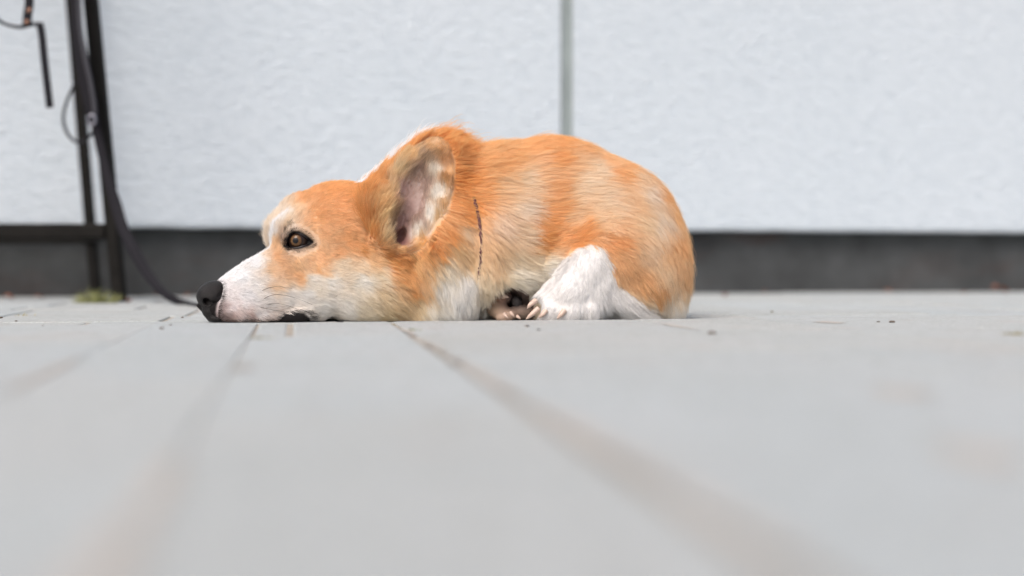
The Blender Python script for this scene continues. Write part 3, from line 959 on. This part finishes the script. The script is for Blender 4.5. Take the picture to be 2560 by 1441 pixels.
# hair flow, length and lift:  px, py, dx, dy, length, lift
FLOW = np.array([
 (520,715,.8,-.5,5,.30),(560,700,1,-.4,7,.28),(600,680,1,-.35,10,.25),(580,750,1,.25,8,.3),(590,785,.7,.7,12,.35),(650,780,1,.4,14,.3),(650,720,1,.05,13,.25),(690,660,.8,-.1,14,.25),
 (640,650,.9,-.4,12,.2),(690,700,1,.2,15,.25),(745,650,.5,.8,13,.25),(790,640,.9,.4,15,.25),(740,700,.9,.4,18,.25),(850,720,1,.12,24,.22),(850,660,1,.15,22,.22),(950,740,.9,.5,28,.26),
 (990,790,.6,.7,28,.3),(860,785,.9,.5,24,.25),(760,780,1,.35,20,.25),(700,540,.2,-1,14,.4),(720,520,.45,-.9,15,.35),(690,600,.1,-1,18,.5),(668,575,-.1,-1,20,.55),(760,490,.8,-.55,15,.3),(850,460,1,-.15,16,.28),
 (850,520,1,.05,17,.22),(800,570,.95,.25,16,.22),(870,600,1,.3,18,.22),(900,640,1,.4,20,.24),(740,560,.5,-.6,12,.25),(960,660,.9,.45,28,.3),(1040,660,.7,.7,32,.32),(930,460,.8,-.6,18,.3),
 (1000,370,.75,-.65,30,.42),(1060,330,.6,-.8,36,.5),(1110,325,.6,-.8,46,.75),(1150,355,.8,-.6,46,.6),(1150,450,.95,.05,44,.35),(1160,520,.9,.25,44,.3),(1100,600,.8,.5,38,.3),
 (1080,700,.35,.95,42,.26),(1140,640,.45,.9,42,.26),(1150,740,.25,.98,42,.25),(1190,600,.45,.9,40,.2),(1210,360,.95,-.25,42,.25),(1250,450,1,-.05,46,.2),(1230,560,.8,.6,46,.2),(1230,650,.35,.95,44,.22),
 (1215,740,.15,1,40,.22),(1300,370,1,-.18,44,.2),(1310,480,1,.05,46,.18),(1310,570,.95,.35,46,.18),(1300,680,1,.1,40,.22),(1380,660,1,-.15,36,.22),(1390,380,1,-.1,42,.18),(1390,500,.95,-.2,44,.18),
 (1380,600,.8,-.4,42,.22),(1450,430,1,-.05,44,.17),(1500,500,1,.05,44,.17),(1540,410,.95,.35,42,.18),(1600,500,.85,.5,42,.18),(1650,560,.55,.85,40,.18),(1700,600,.3,.95,38,.2),(1715,700,.1,1,36,.22),
 (1460,585,.85,-.45,36,.24),(1540,600,.85,.25,38,.2),(1580,670,.7,.7,38,.2),(1640,720,.35,.95,42,.35),(1600,750,.8,.6,34,.25),(1680,765,.1,1,34,.25),
 (1475,640,-.15,1,11,.2),(1430,690,-.5,.85,11,.2),(1385,740,-.65,.75,11,.2),(1460,740,-.3,.95,14,.22),(1420,785,-.35,.9,12,.25),(1350,775,-.75,.6,10,.25),(1560,755,.8,.5,44,.36),(1600,775,.85,.4,40,.36),(1520,690,.3,.95,20,.25),
], float)
FLOW_EAR = np.array([
 (950,600,.45,-.9,46,.45),(940,540,.5,-.85,50,.45),(962,480,.6,-.8,46,.42),(1000,420,.6,-.8,34,.35),(1050,375,.5,-.8,16,.25),(1100,360,.5,-.85,9,.2),(1128,420,.1,-1,7,.2),(1128,500,.15,-1,7,.2),
 (1100,470,-.15,-1,22,.24),(1090,540,-.1,-1,26,.24),(1055,580,-.25,-.9,26,.28),(1010,480,.4,-.9,12,.15),(1030,520,.2,-.9,8,.15),(1005,600,0,-1,4,.2),(1040,615,.7,-.3,12,.25),(990,630,.6,.2,14,.3),(1095,570,.3,-.9,9,.2),(940,630,.6,.2,22,.3)], float)

dog = empty('dog', to_world(np.array([1150.0, -60, GROUND_Y])).tolist())
tag(dog, 'orange and white short legged dog lying flat with its chin on the paving', 'dog')

def mat_skin():
    m, n, p = mk_mat('dog_skin')
    at = n.nodes.new('ShaderNodeAttribute'); at.attribute_name = 'coat'
    n.links.new(at.outputs['Color'], p.inputs['Base Color'])
    p.inputs['Roughness'].default_value = 0.5
    p.inputs['Specular IOR Level'].default_value = 0.2
    bump(n, p, noise_tex(n, 900, 4, 0.6), 0.4, 0.0005)
    return m
def mat_fur():
    m, n, p = mk_mat('dog_fur')
    at = n.nodes.new('ShaderNodeAttribute'); at.attribute_name = 'coat'
    out = n.nodes['Material Output']
    p.inputs['Roughness'].default_value = 0.55
    p.inputs['Specular IOR Level'].default_value = 0.25
    n.links.new(at.outputs['Color'], p.inputs['Base Color'])
    tr = n.nodes.new('ShaderNodeBsdfTranslucent')
    n.links.new(at.outputs['Color'], tr.inputs['Color'])
    mx = n.nodes.new('ShaderNodeMixShader'); mx.inputs[0].default_value = 0.38
    n.links.new(p.outputs[0], mx.inputs[1]); n.links.new(tr.outputs[0], mx.inputs[2])
    n.links.new(mx.outputs[0], out.inputs['Surface'])
    return m
M_SKIN, M_FUR = mat_skin(), mat_fur()

LIP = [(552, 816), (558, 801), (600, 802), (650, 801), (688, 797), (702, 786), (735, 778), (762, 781), (776, 794), (778, 816)]
NOSEP = [(484, 745), (498, 716), (520, 704), (540, 702), (552, 716), (553, 735), (546, 756), (541, 780), (545, 812), (500, 812)]
def bare(P, ap):
    """1 where skin shows and no hair grows"""
    e = poly_sdf(ap[:, 0], ap[:, 1], EYE_POLY)
    b = (e < 3.0) & (P[:, 1] > EYE_W - 40)
    b |= (poly_sdf(ap[:, 0], ap[:, 1], LIP) < 0) & (P[:, 1] > 0)
    b |= (poly_sdf(ap[:, 0], ap[:, 1], NOSEP) < 0)
    return b

# body mesh with skin colours
bc, ap, ear, hol = coat(V, VN, False)
sk = lin(bc) ** 0.56 * 0.8
e = poly_sdf(ap[:, 0], ap[:, 1], EYE_POLY)
dk = np.clip((9 - e) / 6, 0, 1) * (V[:, 1] > EYE_W - 60)
front = poly_sdf(ap[:, 0], ap[:, 1], [(704, 616), (708, 594), (722, 582), (734, 600), (726, 632), (712, 628)])
dk = np.maximum(dk, np.clip((-1 - front) / 4, 0, 1) * (V[:, 1] > EYE_W - 60))
dk = np.maximum(dk, np.clip((2 - poly_sdf(ap[:, 0], ap[:, 1], LIP)) / 6, 0, 1) * (V[:, 1] > 0))
dk = np.maximum(dk, np.clip((2 - poly_sdf(ap[:, 0], ap[:, 1], NOSEP)) / 6, 0, 1))
sk = sk * (1 - dk[:, None]) + np.array([0.007, 0.005, 0.005]) * dk[:, None]
body = np_mesh('body', to_world(V), Q, M_SKIN, dog, sk)

# ------------------------------------------------------------------ fur
def hue_jit(n):
    return np.clip(NPR.normal(1.0, 0.11, (n, 1)), 0.65, 1.3)

def tang(P, N, d2):
    D = np.stack([d2[:, 0], np.zeros(len(P)), d2[:, 1]], 1)
    # keep the picture direction on surfaces facing the camera, follow the surface elsewhere
    D = D - N * (D * N).sum(1, keepdims=True)
    return D / (np.linalg.norm(D, axis=1, keepdims=True) + 1e-6)

def grow(count, seed, dens_fn, name):
    rs = np.random.RandomState(seed)
    area = np.linalg.norm(FN, axis=1) * 0.5
    fc = V[Q].mean(1)
    fap = apparent(fc)
    fn = FN / (np.linalg.norm(FN, axis=1, keepdims=True) + 1e-9)
    wgt = area * dens_fn(fc, fap, fn)
    pick = rs.choice(len(Q), count, p=wgt / wgt.sum())
    uv = rs.rand(count, 2)
    q = Q[pick]
    u, v = uv[:, :1], uv[:, 1:]
    bl = lambda arr: (arr[q[:, 0]] * (1 - u) * (1 - v) + arr[q[:, 1]] * u * (1 - v) + arr[q[:, 2]] * u * v + arr[q[:, 3]] * (1 - u) * v)
    P = bl(V); N = bl(VN); N /= np.linalg.norm(N, axis=1, keepdims=True) + 1e-9
    col, ap, ear, hol = coat(P, N)
    keep = ~bare(P, ap) & (P[:, 2] < GROUND_Y - 1.0) & ~((hol) & (rs.rand(len(P)) < 0.55))
    P, N, col, ap, ear, hol = P[keep], N[keep], col[keep], ap[keep], ear[keep], hol[keep]
    n = len(P)
    fl = idw(ap, FLOW, 3.0, 100)
    if ear.any(): fl[ear] = idw(ap[ear], FLOW_EAR, 3.5, 60)
    d2 = fl[:, :2]; d2 /= np.linalg.norm(d2, axis=1, keepdims=True) + 1e-6
    T = tang(P, N, d2)
    L = fl[:, 2] * rs.uniform(0.7, 1.3, n)
    L[hol] = 6
    ec = (poly_sdf(ap[:, 0], ap[:, 1], EYE_POLY) < 18) & (P[:, 1] > EYE_W - 40)
    L[ec] *= 0.5
    lift = fl[:, 3] * rs.uniform(0.7, 1.35, n)
    stray = rs.rand(n) < 0.06
    lift[stray] *= 2.0; L[stray] *= 1.12
    sway = vnoise(P, 60.0) * 0.16 + vnoise(P, 22.0) * 0.13 + rs.normal(0, 0.055, (n, 3))
    T = T + sway - N * (sway * N).sum(1, keepdims=True)
    T /= np.linalg.norm(T, axis=1, keepdims=True)
    NP_ = 6
    t = np.linspace(0, 1, NP_)[None, :, None]
    # root angle steep, then lying down along the coat
    P0 = P - N * 1.0
    off = T[:, None, :] * (t * L[:, None, None]) + N[:, None, :] * (L * lift)[:, None, None] * (t * (1.45 - 0.75 * t))
    off[:, :, 2] += (t[:, :, 0] ** 2) * (L * 0.05)[:, None]
    curl = vnoise(P * 1.0 + 50, 9.0)
    off += curl[:, None, :] * (L * 0.036)[:, None, None] * np.sin(t * 3.1 + 0.4) * t
    pts = P0[:, None, :] + off
    # clumps: tips are drawn towards the tips of guide hairs
    ng = max(200, n // 11)
    gi = rs.choice(n, ng, replace=False)
    kd = kdtree.KDTree(ng)
    Pg = P[gi]
    for i in range(ng): kd.insert(Pg[i], i)
    kd.balance()
    near = np.array([kd.find(p)[1] for p in P.tolist()])
    gp = pts[gi][near]
    rel = gp - gp[:, :1] + P0[:, None, :]
    dist = np.linalg.norm(Pg[near] - P, axis=1)
    cl = (0.50 * np.clip(1.3 - dist / 22, 0, 1))[:, None, None] * (t ** 1.3)
    cl = cl * np.clip(L / 18, 0.15, 1)[:, None, None]
    pts = pts * (1 - cl) + gp * cl
    # not below the paving
    pts[:, :, 2] = np.minimum(pts[:, :, 2], GROUND_Y - 0.4 - rs.rand(n)[:, None] * 2)
    colr = lin(np.clip(col, 1, 255)) ** 0.52
    gcol = colr[gi][near]
    pm = np.clip((lin(np.clip(col, 1, 255))[:, 1:2] - 0.36) / 0.28, 0, 1)
    lc = lin(np.clip(col, 1, 255))
    pm = pm * (0.40 + 0.24 * np.clip((lc[:, 2:3] / lc[:, :1] - 0.55) / 0.25, 0, 1))
    colr = colr * (1 - pm) + colr ** 0.35 * pm
    lum = colr.mean(1, keepdims=True)
    colr = np.clip(lum + (colr - lum) * 1.17, 0.01, 1)
    satn = np.clip(1 - colr[:, 2] / colr[:, 0], 0, 1)
    colr[:, 1] *= 1 + 0.11 * satn
    tone = hue_jit(n) * (1 + 0.045 * vnoise(P, 30.0)[:, :1])
    ctone = np.clip(rs.normal(1, 0.055, (ng, 1)), 0.75, 1.2)[near]
    colr = colr * tone * ctone
    colr = np.clip(colr * np.minimum(1, 0.93 / colr.max(1, keepdims=True)), 0.004, 1)
    # dark lashes and hairs round the eye, dark rim hairs in front of it
    e = poly_sdf(ap[:, 0], ap[:, 1], EYE_POLY)
    nearE = P[:, 1] > EYE_W - 40
    rim = (nearE * np.clip((20 - e) / 15, 0, 1) * 0.72)[:, None]
    colr = colr * (1 - rim) + np.array([0.27, 0.155, 0.095]) * rim
    dm = nearE & (e < 9) & (rs.rand(n) < 0.6)
    dm |= nearE & (poly_sdf(ap[:, 0], ap[:, 1], [(700, 616), (704, 590), (716, 560), (730, 552), (736, 580), (720, 600), (716, 640)]) < 0) & (rs.rand(n) < 0.28)
    dm |= (poly_sdf(ap[:, 0], ap[:, 1], LIP) < 6) & (rs.rand(n) < 0.45) & (P[:, 1] > 0)
    dm |= (rs.rand(n) < 0.85 - poly_sdf(ap[:, 0], ap[:, 1], NOSEP) / 16) & (ap[:, 1] > 704)
    colr[dm] = (0.03, 0.022, 0.02)
    fleck = (ap[:, 0] > 540) & (ap[:, 0] < 670) & (rs.rand(n) < 0.03)
    colr[fleck] *= 0.35
    rad = np.where(L < 16, 0.18, 0.25)[:, None] * rs.uniform(0.8, 1.2, (n, 1))
    prof = np.array([1.0, 1.0, 0.9, 0.7, 0.45, 0.12])[None, :]
    return pts, colr, rad * prof

def add_curves(name, sets, mat, parent):
    pts = np.concatenate([s_[0].reshape(-1, 3) for s_ in sets])
    sizes = sum(([s_[0].shape[1]] * s_[0].shape[0] for s_ in sets), [])
    cols = np.concatenate([s_[1] for s_ in sets]); rads = np.concatenate([s_[2].ravel() for s_ in sets])
    hc = bpy.data.hair_curves.new(name)
    hc.add_curves(sizes)
    hc.attributes['position'].data.foreach_set('vector', to_world(pts).astype(np.float32).ravel())
    ra = hc.attributes.get('radius') or hc.attributes.new('radius', 'FLOAT', 'POINT')
    ra.data.foreach_set('value', (rads * K).astype(np.float32))
    ca = hc.attributes.new('coat', 'FLOAT_COLOR', 'CURVE')
    ca.data.foreach_set('color', np.concatenate([cols, np.ones((len(cols), 1))], 1).astype(np.float32).ravel())
    hc.materials.append(mat)
    o = bpy.data.objects.new(name, hc)
    C.objects.link(o)
    o.parent = parent
    o.location = -Vector(parent.location)
    return o

def dens(fc, fap, fn):
    d = np.where(fn[:, 1] > -0.15, 1.0, 0.28)
    d = d * np.where(fap[:, 0] < 930, 2.3, 1.0)
    d = np.where((fap[:, 0] < 690), d * 1.5, d)
    d = np.where((fc[:, 2] > GROUND_Y - 2), 0.0, d)
    er = (poly_sdf(fap[:, 0], fap[:, 1], EAROUT) < 4) & (fc[:, 1] > EW - 44)
    bareear = poly_sdf(fap[:, 0], fap[:, 1], [(985, 590), (985, 500), (1010, 440), (1050, 420), (1062, 470), (1040, 540), (1020, 610), (995, 620)]) < 0
    d = np.where(er, d * 1.8, d)
    d = np.where(er & bareear, d * 0.30, d)
    return d
FUR_N = 380000
fur = grow(FUR_N, 3, dens, 'fur')
# whiskers
def whisk(px, py, pts_px, c=(0.06, 0.045, 0.04)):
    w_ = march(px, py) or 50
    P = np.array([A(a, b, w_ + d) for a, b, d in pts_px])
    t = np.linspace(0, 1, 8)
    tt = np.linspace(0, 1, len(P))
    Z = np.stack([np.interp(t, tt, P[:, k]) for k in range(3)], 1)
    for _ in range(2): Z[1:-1] = (Z[:-2] + 2 * Z[1:-1] + Z[2:]) / 4
    return Z
wk = [whisk(656, 750, [(656, 750, 0), (672, 738, 8), (700, 734, 16), (740, 744, 22), (780, 762, 24)]),
      whisk(660, 735, [(652, 728, 0), (675, 718, 8), (700, 716, 14), (730, 722, 18)]),
      whisk(664, 752, [(664, 762, 0), (690, 758, 10), (720, 764, 16), (750, 776, 20)]),
      whisk(835, 748, [(828, 748, 0), (848, 738, 8), (860, 722, 12), (865, 702, 14)]),
      whisk(645, 770, [(645, 768, 0), (680, 775, 10), (720, 782, 14)]),
      ]
Wp = np.array(wk)
Wr = np.tile(np.linspace(0.75, 0.2, 8), (len(wk), 1))
Wc = np.tile(np.array([0.10, 0.07, 0.055]), (len(wk), 1))
add_curves('fur', [fur, (Wp, Wc, Wr)], M_FUR, dog)

# ------------------------------------------------------------------ nose
M_NOSE, n_, p_ = mk_mat('nose_leather')
cr_ = n_.nodes.new('ShaderNodeTexVoronoi'); cr_.inputs['Scale'].default_value = 1500
n_.links.new(n_.nodes.new('ShaderNodeTexCoord').outputs['Object'], cr_.inputs['Vector'])
p_.inputs['Base Color'].default_value = (0.011, 0.009, 0.009, 1)
p_.inputs['Roughness'].default_value = 0.36
p_.inputs['Specular IOR Level'].default_value = 0.26
bump(n_, p_, cr_.outputs['Distance'], 0.7, 0.0006)

def small_sdf(lo, hi, h, fn):
    x = np.arange(lo[0], hi[0], h)[:, None, None]; w_ = np.arange(lo[1], hi[1], h)[None, :, None]; y = np.arange(lo[2], hi[2], h)[None, None, :]
    v, q = surface_nets(fn(x, w_, y), (lo[0], lo[1], lo[2]), h)
    v = relax(v, q, 1)
    vn, _ = vertex_normals(v, q)
    if np.sum(vn * (v - v.mean(0))) < 0: q = q[:, ::-1]
    return v, q

def nose_sdf(x, w_, y):
    def e(px, py, ww, r, tilt=0, yaw=0):
        return ell_d(A(px, py, ww), [v * sc_(ww) for v in r], tilt, yaw, x, w_, y)
    d = e(526, 738, 56, (36, 33, 32), -30, 15)
    d = smin(d, e(530, 742, 76, (24, 16, 21), -10), 10)      # near wing
    d = smin(d, e(518, 742, 36, (24, 16, 21), -10), 10)      # far wing
    d = smin(d, e(538, 728, 58, (28, 27, 25), -30, 15), 8)
    d = smin(d, e(529, 775, 58, (24, 22, 27), -28), 10)      # philtrum and front of the lip
    d = smin(d, e(542, 797, 58, (22, 20, 12), 0), 8)
    d = smax(d, -e(518, 755, 84, (11, 18, 9), 32), 3)        # near nostril
    d = smax(d, -e(503, 755, 30, (9, 16, 9), 20), 3)
    d = smax(d, -e(551, 732, 92, (5, 16, 15), 28), 3)        # slit behind the wing
    d = smax(d, -e(536, 757, 92, (14, 12, 3.5), 8), 3)
    d = np.maximum(d, y - (GROUND_Y - 0.5))
    return d.astype(np.float32)
nv, nq = small_sdf((470, 6, 690), (590, 118, 812), 1.3, nose_sdf)
np_mesh('nose', to_world(nv), nq, M_NOSE, dog)

# ------------------------------------------------------------------ eye
def mat_eye():
    m, n, p = mk_mat('dog_eye')
    at = n.nodes.new('ShaderNodeAttribute'); at.attribute_name = 'coat'
    n.links.new(at.outputs['Color'], p.inputs['Base Color'])
    p.inputs['Roughness'].default_value = 0.3
    p.inputs['Specular IOR Level'].default_value = 0.05
    p.inputs['Coat Weight'].default_value = 0.6
    p.inputs['Coat Roughness'].default_value = 0.02
    return m
M_EYE = mat_eye()
def eyeball(center, r, gaze):
    nu, nvv = 64, 48
    g = np.array(gaze, float); g /= np.linalg.norm(g)
    a = np.cross(g, [0, 0, 1]); a /= np.linalg.norm(a); b = np.cross(a, g)
    th = np.concatenate([np.linspace(0, 0.9, 30), np.linspace(0.95, math.pi, 19)])
    ph = np.linspace(0, 2 * math.pi, nu, endpoint=False)
    P, Cc = [], []
    for t in th:
        for f in ph:
            rr = r * (1 + 0.07 * max(0, 1 - (t / 0.62) ** 2))
            P.append(center + rr * (math.cos(t) * g + math.sin(t) * (math.cos(f) * a + math.sin(f) * b)))
            k = 0.5 + 0.5 * math.sin(f * 23 + 2 * math.sin(f * 7))
            if t < 0.27: c = (0.008, 0.008, 0.010)
            elif t < 0.56:
                q = (t - 0.27) / 0.29
                c = tuple(np.array([0.125, 0.066, 0.030]) * (0.75 + 0.35 * k) * (0.8 + 0.35 * math.sin(q * 3.1)))
            elif t < 0.66: c = (0.030, 0.014, 0.009)
            else: c = (0.028, 0.018, 0.015)
            Cc.append(c)
    P = np.array(P); Cc = np.array(Cc)
    q = []
    for i in range(len(th) - 1):
        for j in range(nu):
            q.append((i * nu + j, i * nu + (j + 1) % nu, (i + 1) * nu + (j + 1) % nu, (i + 1) * nu + j))
    return P, np.array(q), Cc
EC = A(746, 602, EYE_W - 26)
ev, eq, ecol = eyeball(EC, 25.5, (-0.08, 1.0, 0.02))
np_mesh('eye', to_world(ev), eq, M_EYE, dog, ecol)
ev, eq, ecol = eyeball(np.array([EC[0] - 44, EC[1] - 92, EC[2]]), 18, (-0.8, -0.4, 0))
np_mesh('eye', to_world(ev), eq, M_EYE, dog, ecol)

def ring_mesh(name, P3, r, mat, parent, closed=True):
    pts = [Vector(p) for p in to_world(np.array(P3)).tolist()]
    bm = bmesh.new()
    n = len(pts)
    rings = []
    for i in range(n):
        d = (pts[(i + 1) % n] - pts[i - 1]) if closed else (pts[min(i + 1, n - 1)] - pts[max(i - 1, 0)])
        d.normalize()
        s1 = d.cross(Vector((0, 1, 0))).normalized(); s2 = s1.cross(d)
        rr = r[i] if hasattr(r, '__len__') else r
        rings.append([bm.verts.new(pts[i] + (s1 * math.cos(a) + s2 * math.sin(a)) * rr) for a in [6.2832 * k / 8 for k in range(8)]])
    m = n if closed else n - 1
    for i in range(m):
        A_, B_ = rings[i], rings[(i + 1) % n]
        for k in range(8): bm.faces.new((A_[k], A_[(k + 1) % 8], B_[(k + 1) % 8], B_[k]))
    return from_bm(name, bm, mat, parent, True)
M_LID = mat_flat('dark_eyelid_skin', (0.020, 0.014, 0.014), 0.35, 0, 0.3, 800, 0.3, 0.0003)
lid = []
lp = EYE_POLY
for i in range(len(lp)):
    p0, p1, p2, p3 = lp[i - 1], lp[i], lp[(i + 1) % len(lp)], lp[(i + 2) % len(lp)]
    for j in range(5):
        t = j / 5
        q = [0.5 * (2 * p1[k] + (p2[k] - p0[k]) * t + (2 * p0[k] - 5 * p1[k] + 4 * p2[k] - p3[k]) * t * t + (3 * p1[k] - p0[k] - 3 * p2[k] + p3[k]) * t ** 3) for k in (0, 1)]
        dx, dy = q[0] - 746, q[1] - 602
        ww_ = EC[1] + math.sqrt(max(27.5 ** 2 - dx * dx - dy * dy, 30)) - 1.0
        lid.append(A(q[0], q[1], ww_))
ring_mesh('eyelid', lid, 2.4 * K, M_LID, dog)

# ------------------------------------------------------------------ claws and paw pads
M_CLAW = mat_flat('pinkish_claw', (0.60, 0.45, 0.37), 0.4, 0, 0.1, 300, 0.1, 0.0003)
M_PAD = mat_flat('dark_paw_pad', (0.03, 0.024, 0.024), 0.6, 0, 0.3, 900, 0.6, 0.0006)
def claw(pts, r0, mat=None):
    P = np.array([A(*p) for p in pts])
    t = np.linspace(0, 1, 9); tt = np.linspace(0, 1, len(P))
    Z = np.stack([np.interp(t, tt, P[:, k]) for k in range(3)], 1)
    Z[1:-1] = (Z[:-2] + Z[1:-1] * 2 + Z[2:]) / 4
    rr = [r0 * K * f for f in (1.0, 1.05, 1.0, .95, .88, .78, .64, .42, .1)]
    ring_mesh('claw', Z, rr, mat or M_CLAW, dog, closed=False)
claw([(1340, 752, 120), (1327, 761, 130), (1318, 772, 130)], 6.5)
claw([(1346, 772, 140), (1330, 786, 148), (1315, 799, 146)], 6.5)
claw([(1366, 776, 146), (1356, 788, 150), (1346, 795, 148)], 6.0)
claw([(1412, 776, 148), (1402, 788, 152), (1393, 798, 150)], 6.5)
claw([(1256, 743, 10), (1264, 741, 20), (1272, 745, 20)], 5.0)
claw([(1276, 781, 28), (1281, 787, 33), (1286, 793, 33)], 4.5)
claw([(1260, 784, 30), (1265, 791, 36), (1271, 797, 36)], 4.5)
claw([(1291, 790, 26), (1297, 794, 31), (1302, 799, 31)], 4.0)
def pad(px, py, w_, r, tilt):
    c = A(px, py, w_)
    v, q = small_sdf(c - 30, c + 30, 2.0, lambda x, ww, y: ell_d(c, r, tilt, 0, x, ww, y).astype(np.float32))
    np_mesh('paw_pad', to_world(v), q, M_PAD, dog)
pad(1292, 757, 6, (13, 9, 17), -20)
pad(1268, 724, 4, (11, 8, 8), 0)

# ------------------------------------------------------------------ collar, mostly sunk in the fur
M_COLLAR = mat_flat('dark_red_braided_collar', (0.10, 0.032, 0.036), 0.7, 0, 0.5, 700, 0.8, 0.001)
cp = []
for py in range(496, 708, 4):
    px = 1186 + 9 * (py - 496) / 210 + 13 * math.sin((py - 496) / 210 * math.pi)
    w_ = march(px, py)
    if w_ is None: continue
    cp.append((px, py, w_))
ws = np.array([c[2] for c in cp]); 
for _ in range(6): ws[1:-1] = (ws[:-2] + ws[1:-1] * 2 + ws[2:]) / 4
crng = random.Random(3)
near_pts = [A(c[0] + crng.uniform(-1.5, 1.5), c[1], w_ + crng.uniform(1.6, 3.8)) for c, w_ in zip(cp, ws)]
loop = list(near_pts)
c0, c1 = near_pts[-1], near_pts[0]
midw = -90
for a in np.linspace(0.15, 0.85, 14):   # round the far side, inside the coat
    ang = math.pi * a
    loop.append(np.array([c0[0] + (c1[0] - c0[0]) * a, midw + (c0[1] - midw) * math.cos(ang) * 0.0 + -60 * math.sin(ang), c0[2] + (c1[2] - c0[2]) * a]))
ring_mesh('collar', loop, [(3.2 + 2.0 * crng.random()) * K for _ in loop], M_COLLAR, dog)
print('dog mesh', len(V), 'verts', 'strands', len(fur[0]), 'eye w', EYE_W)
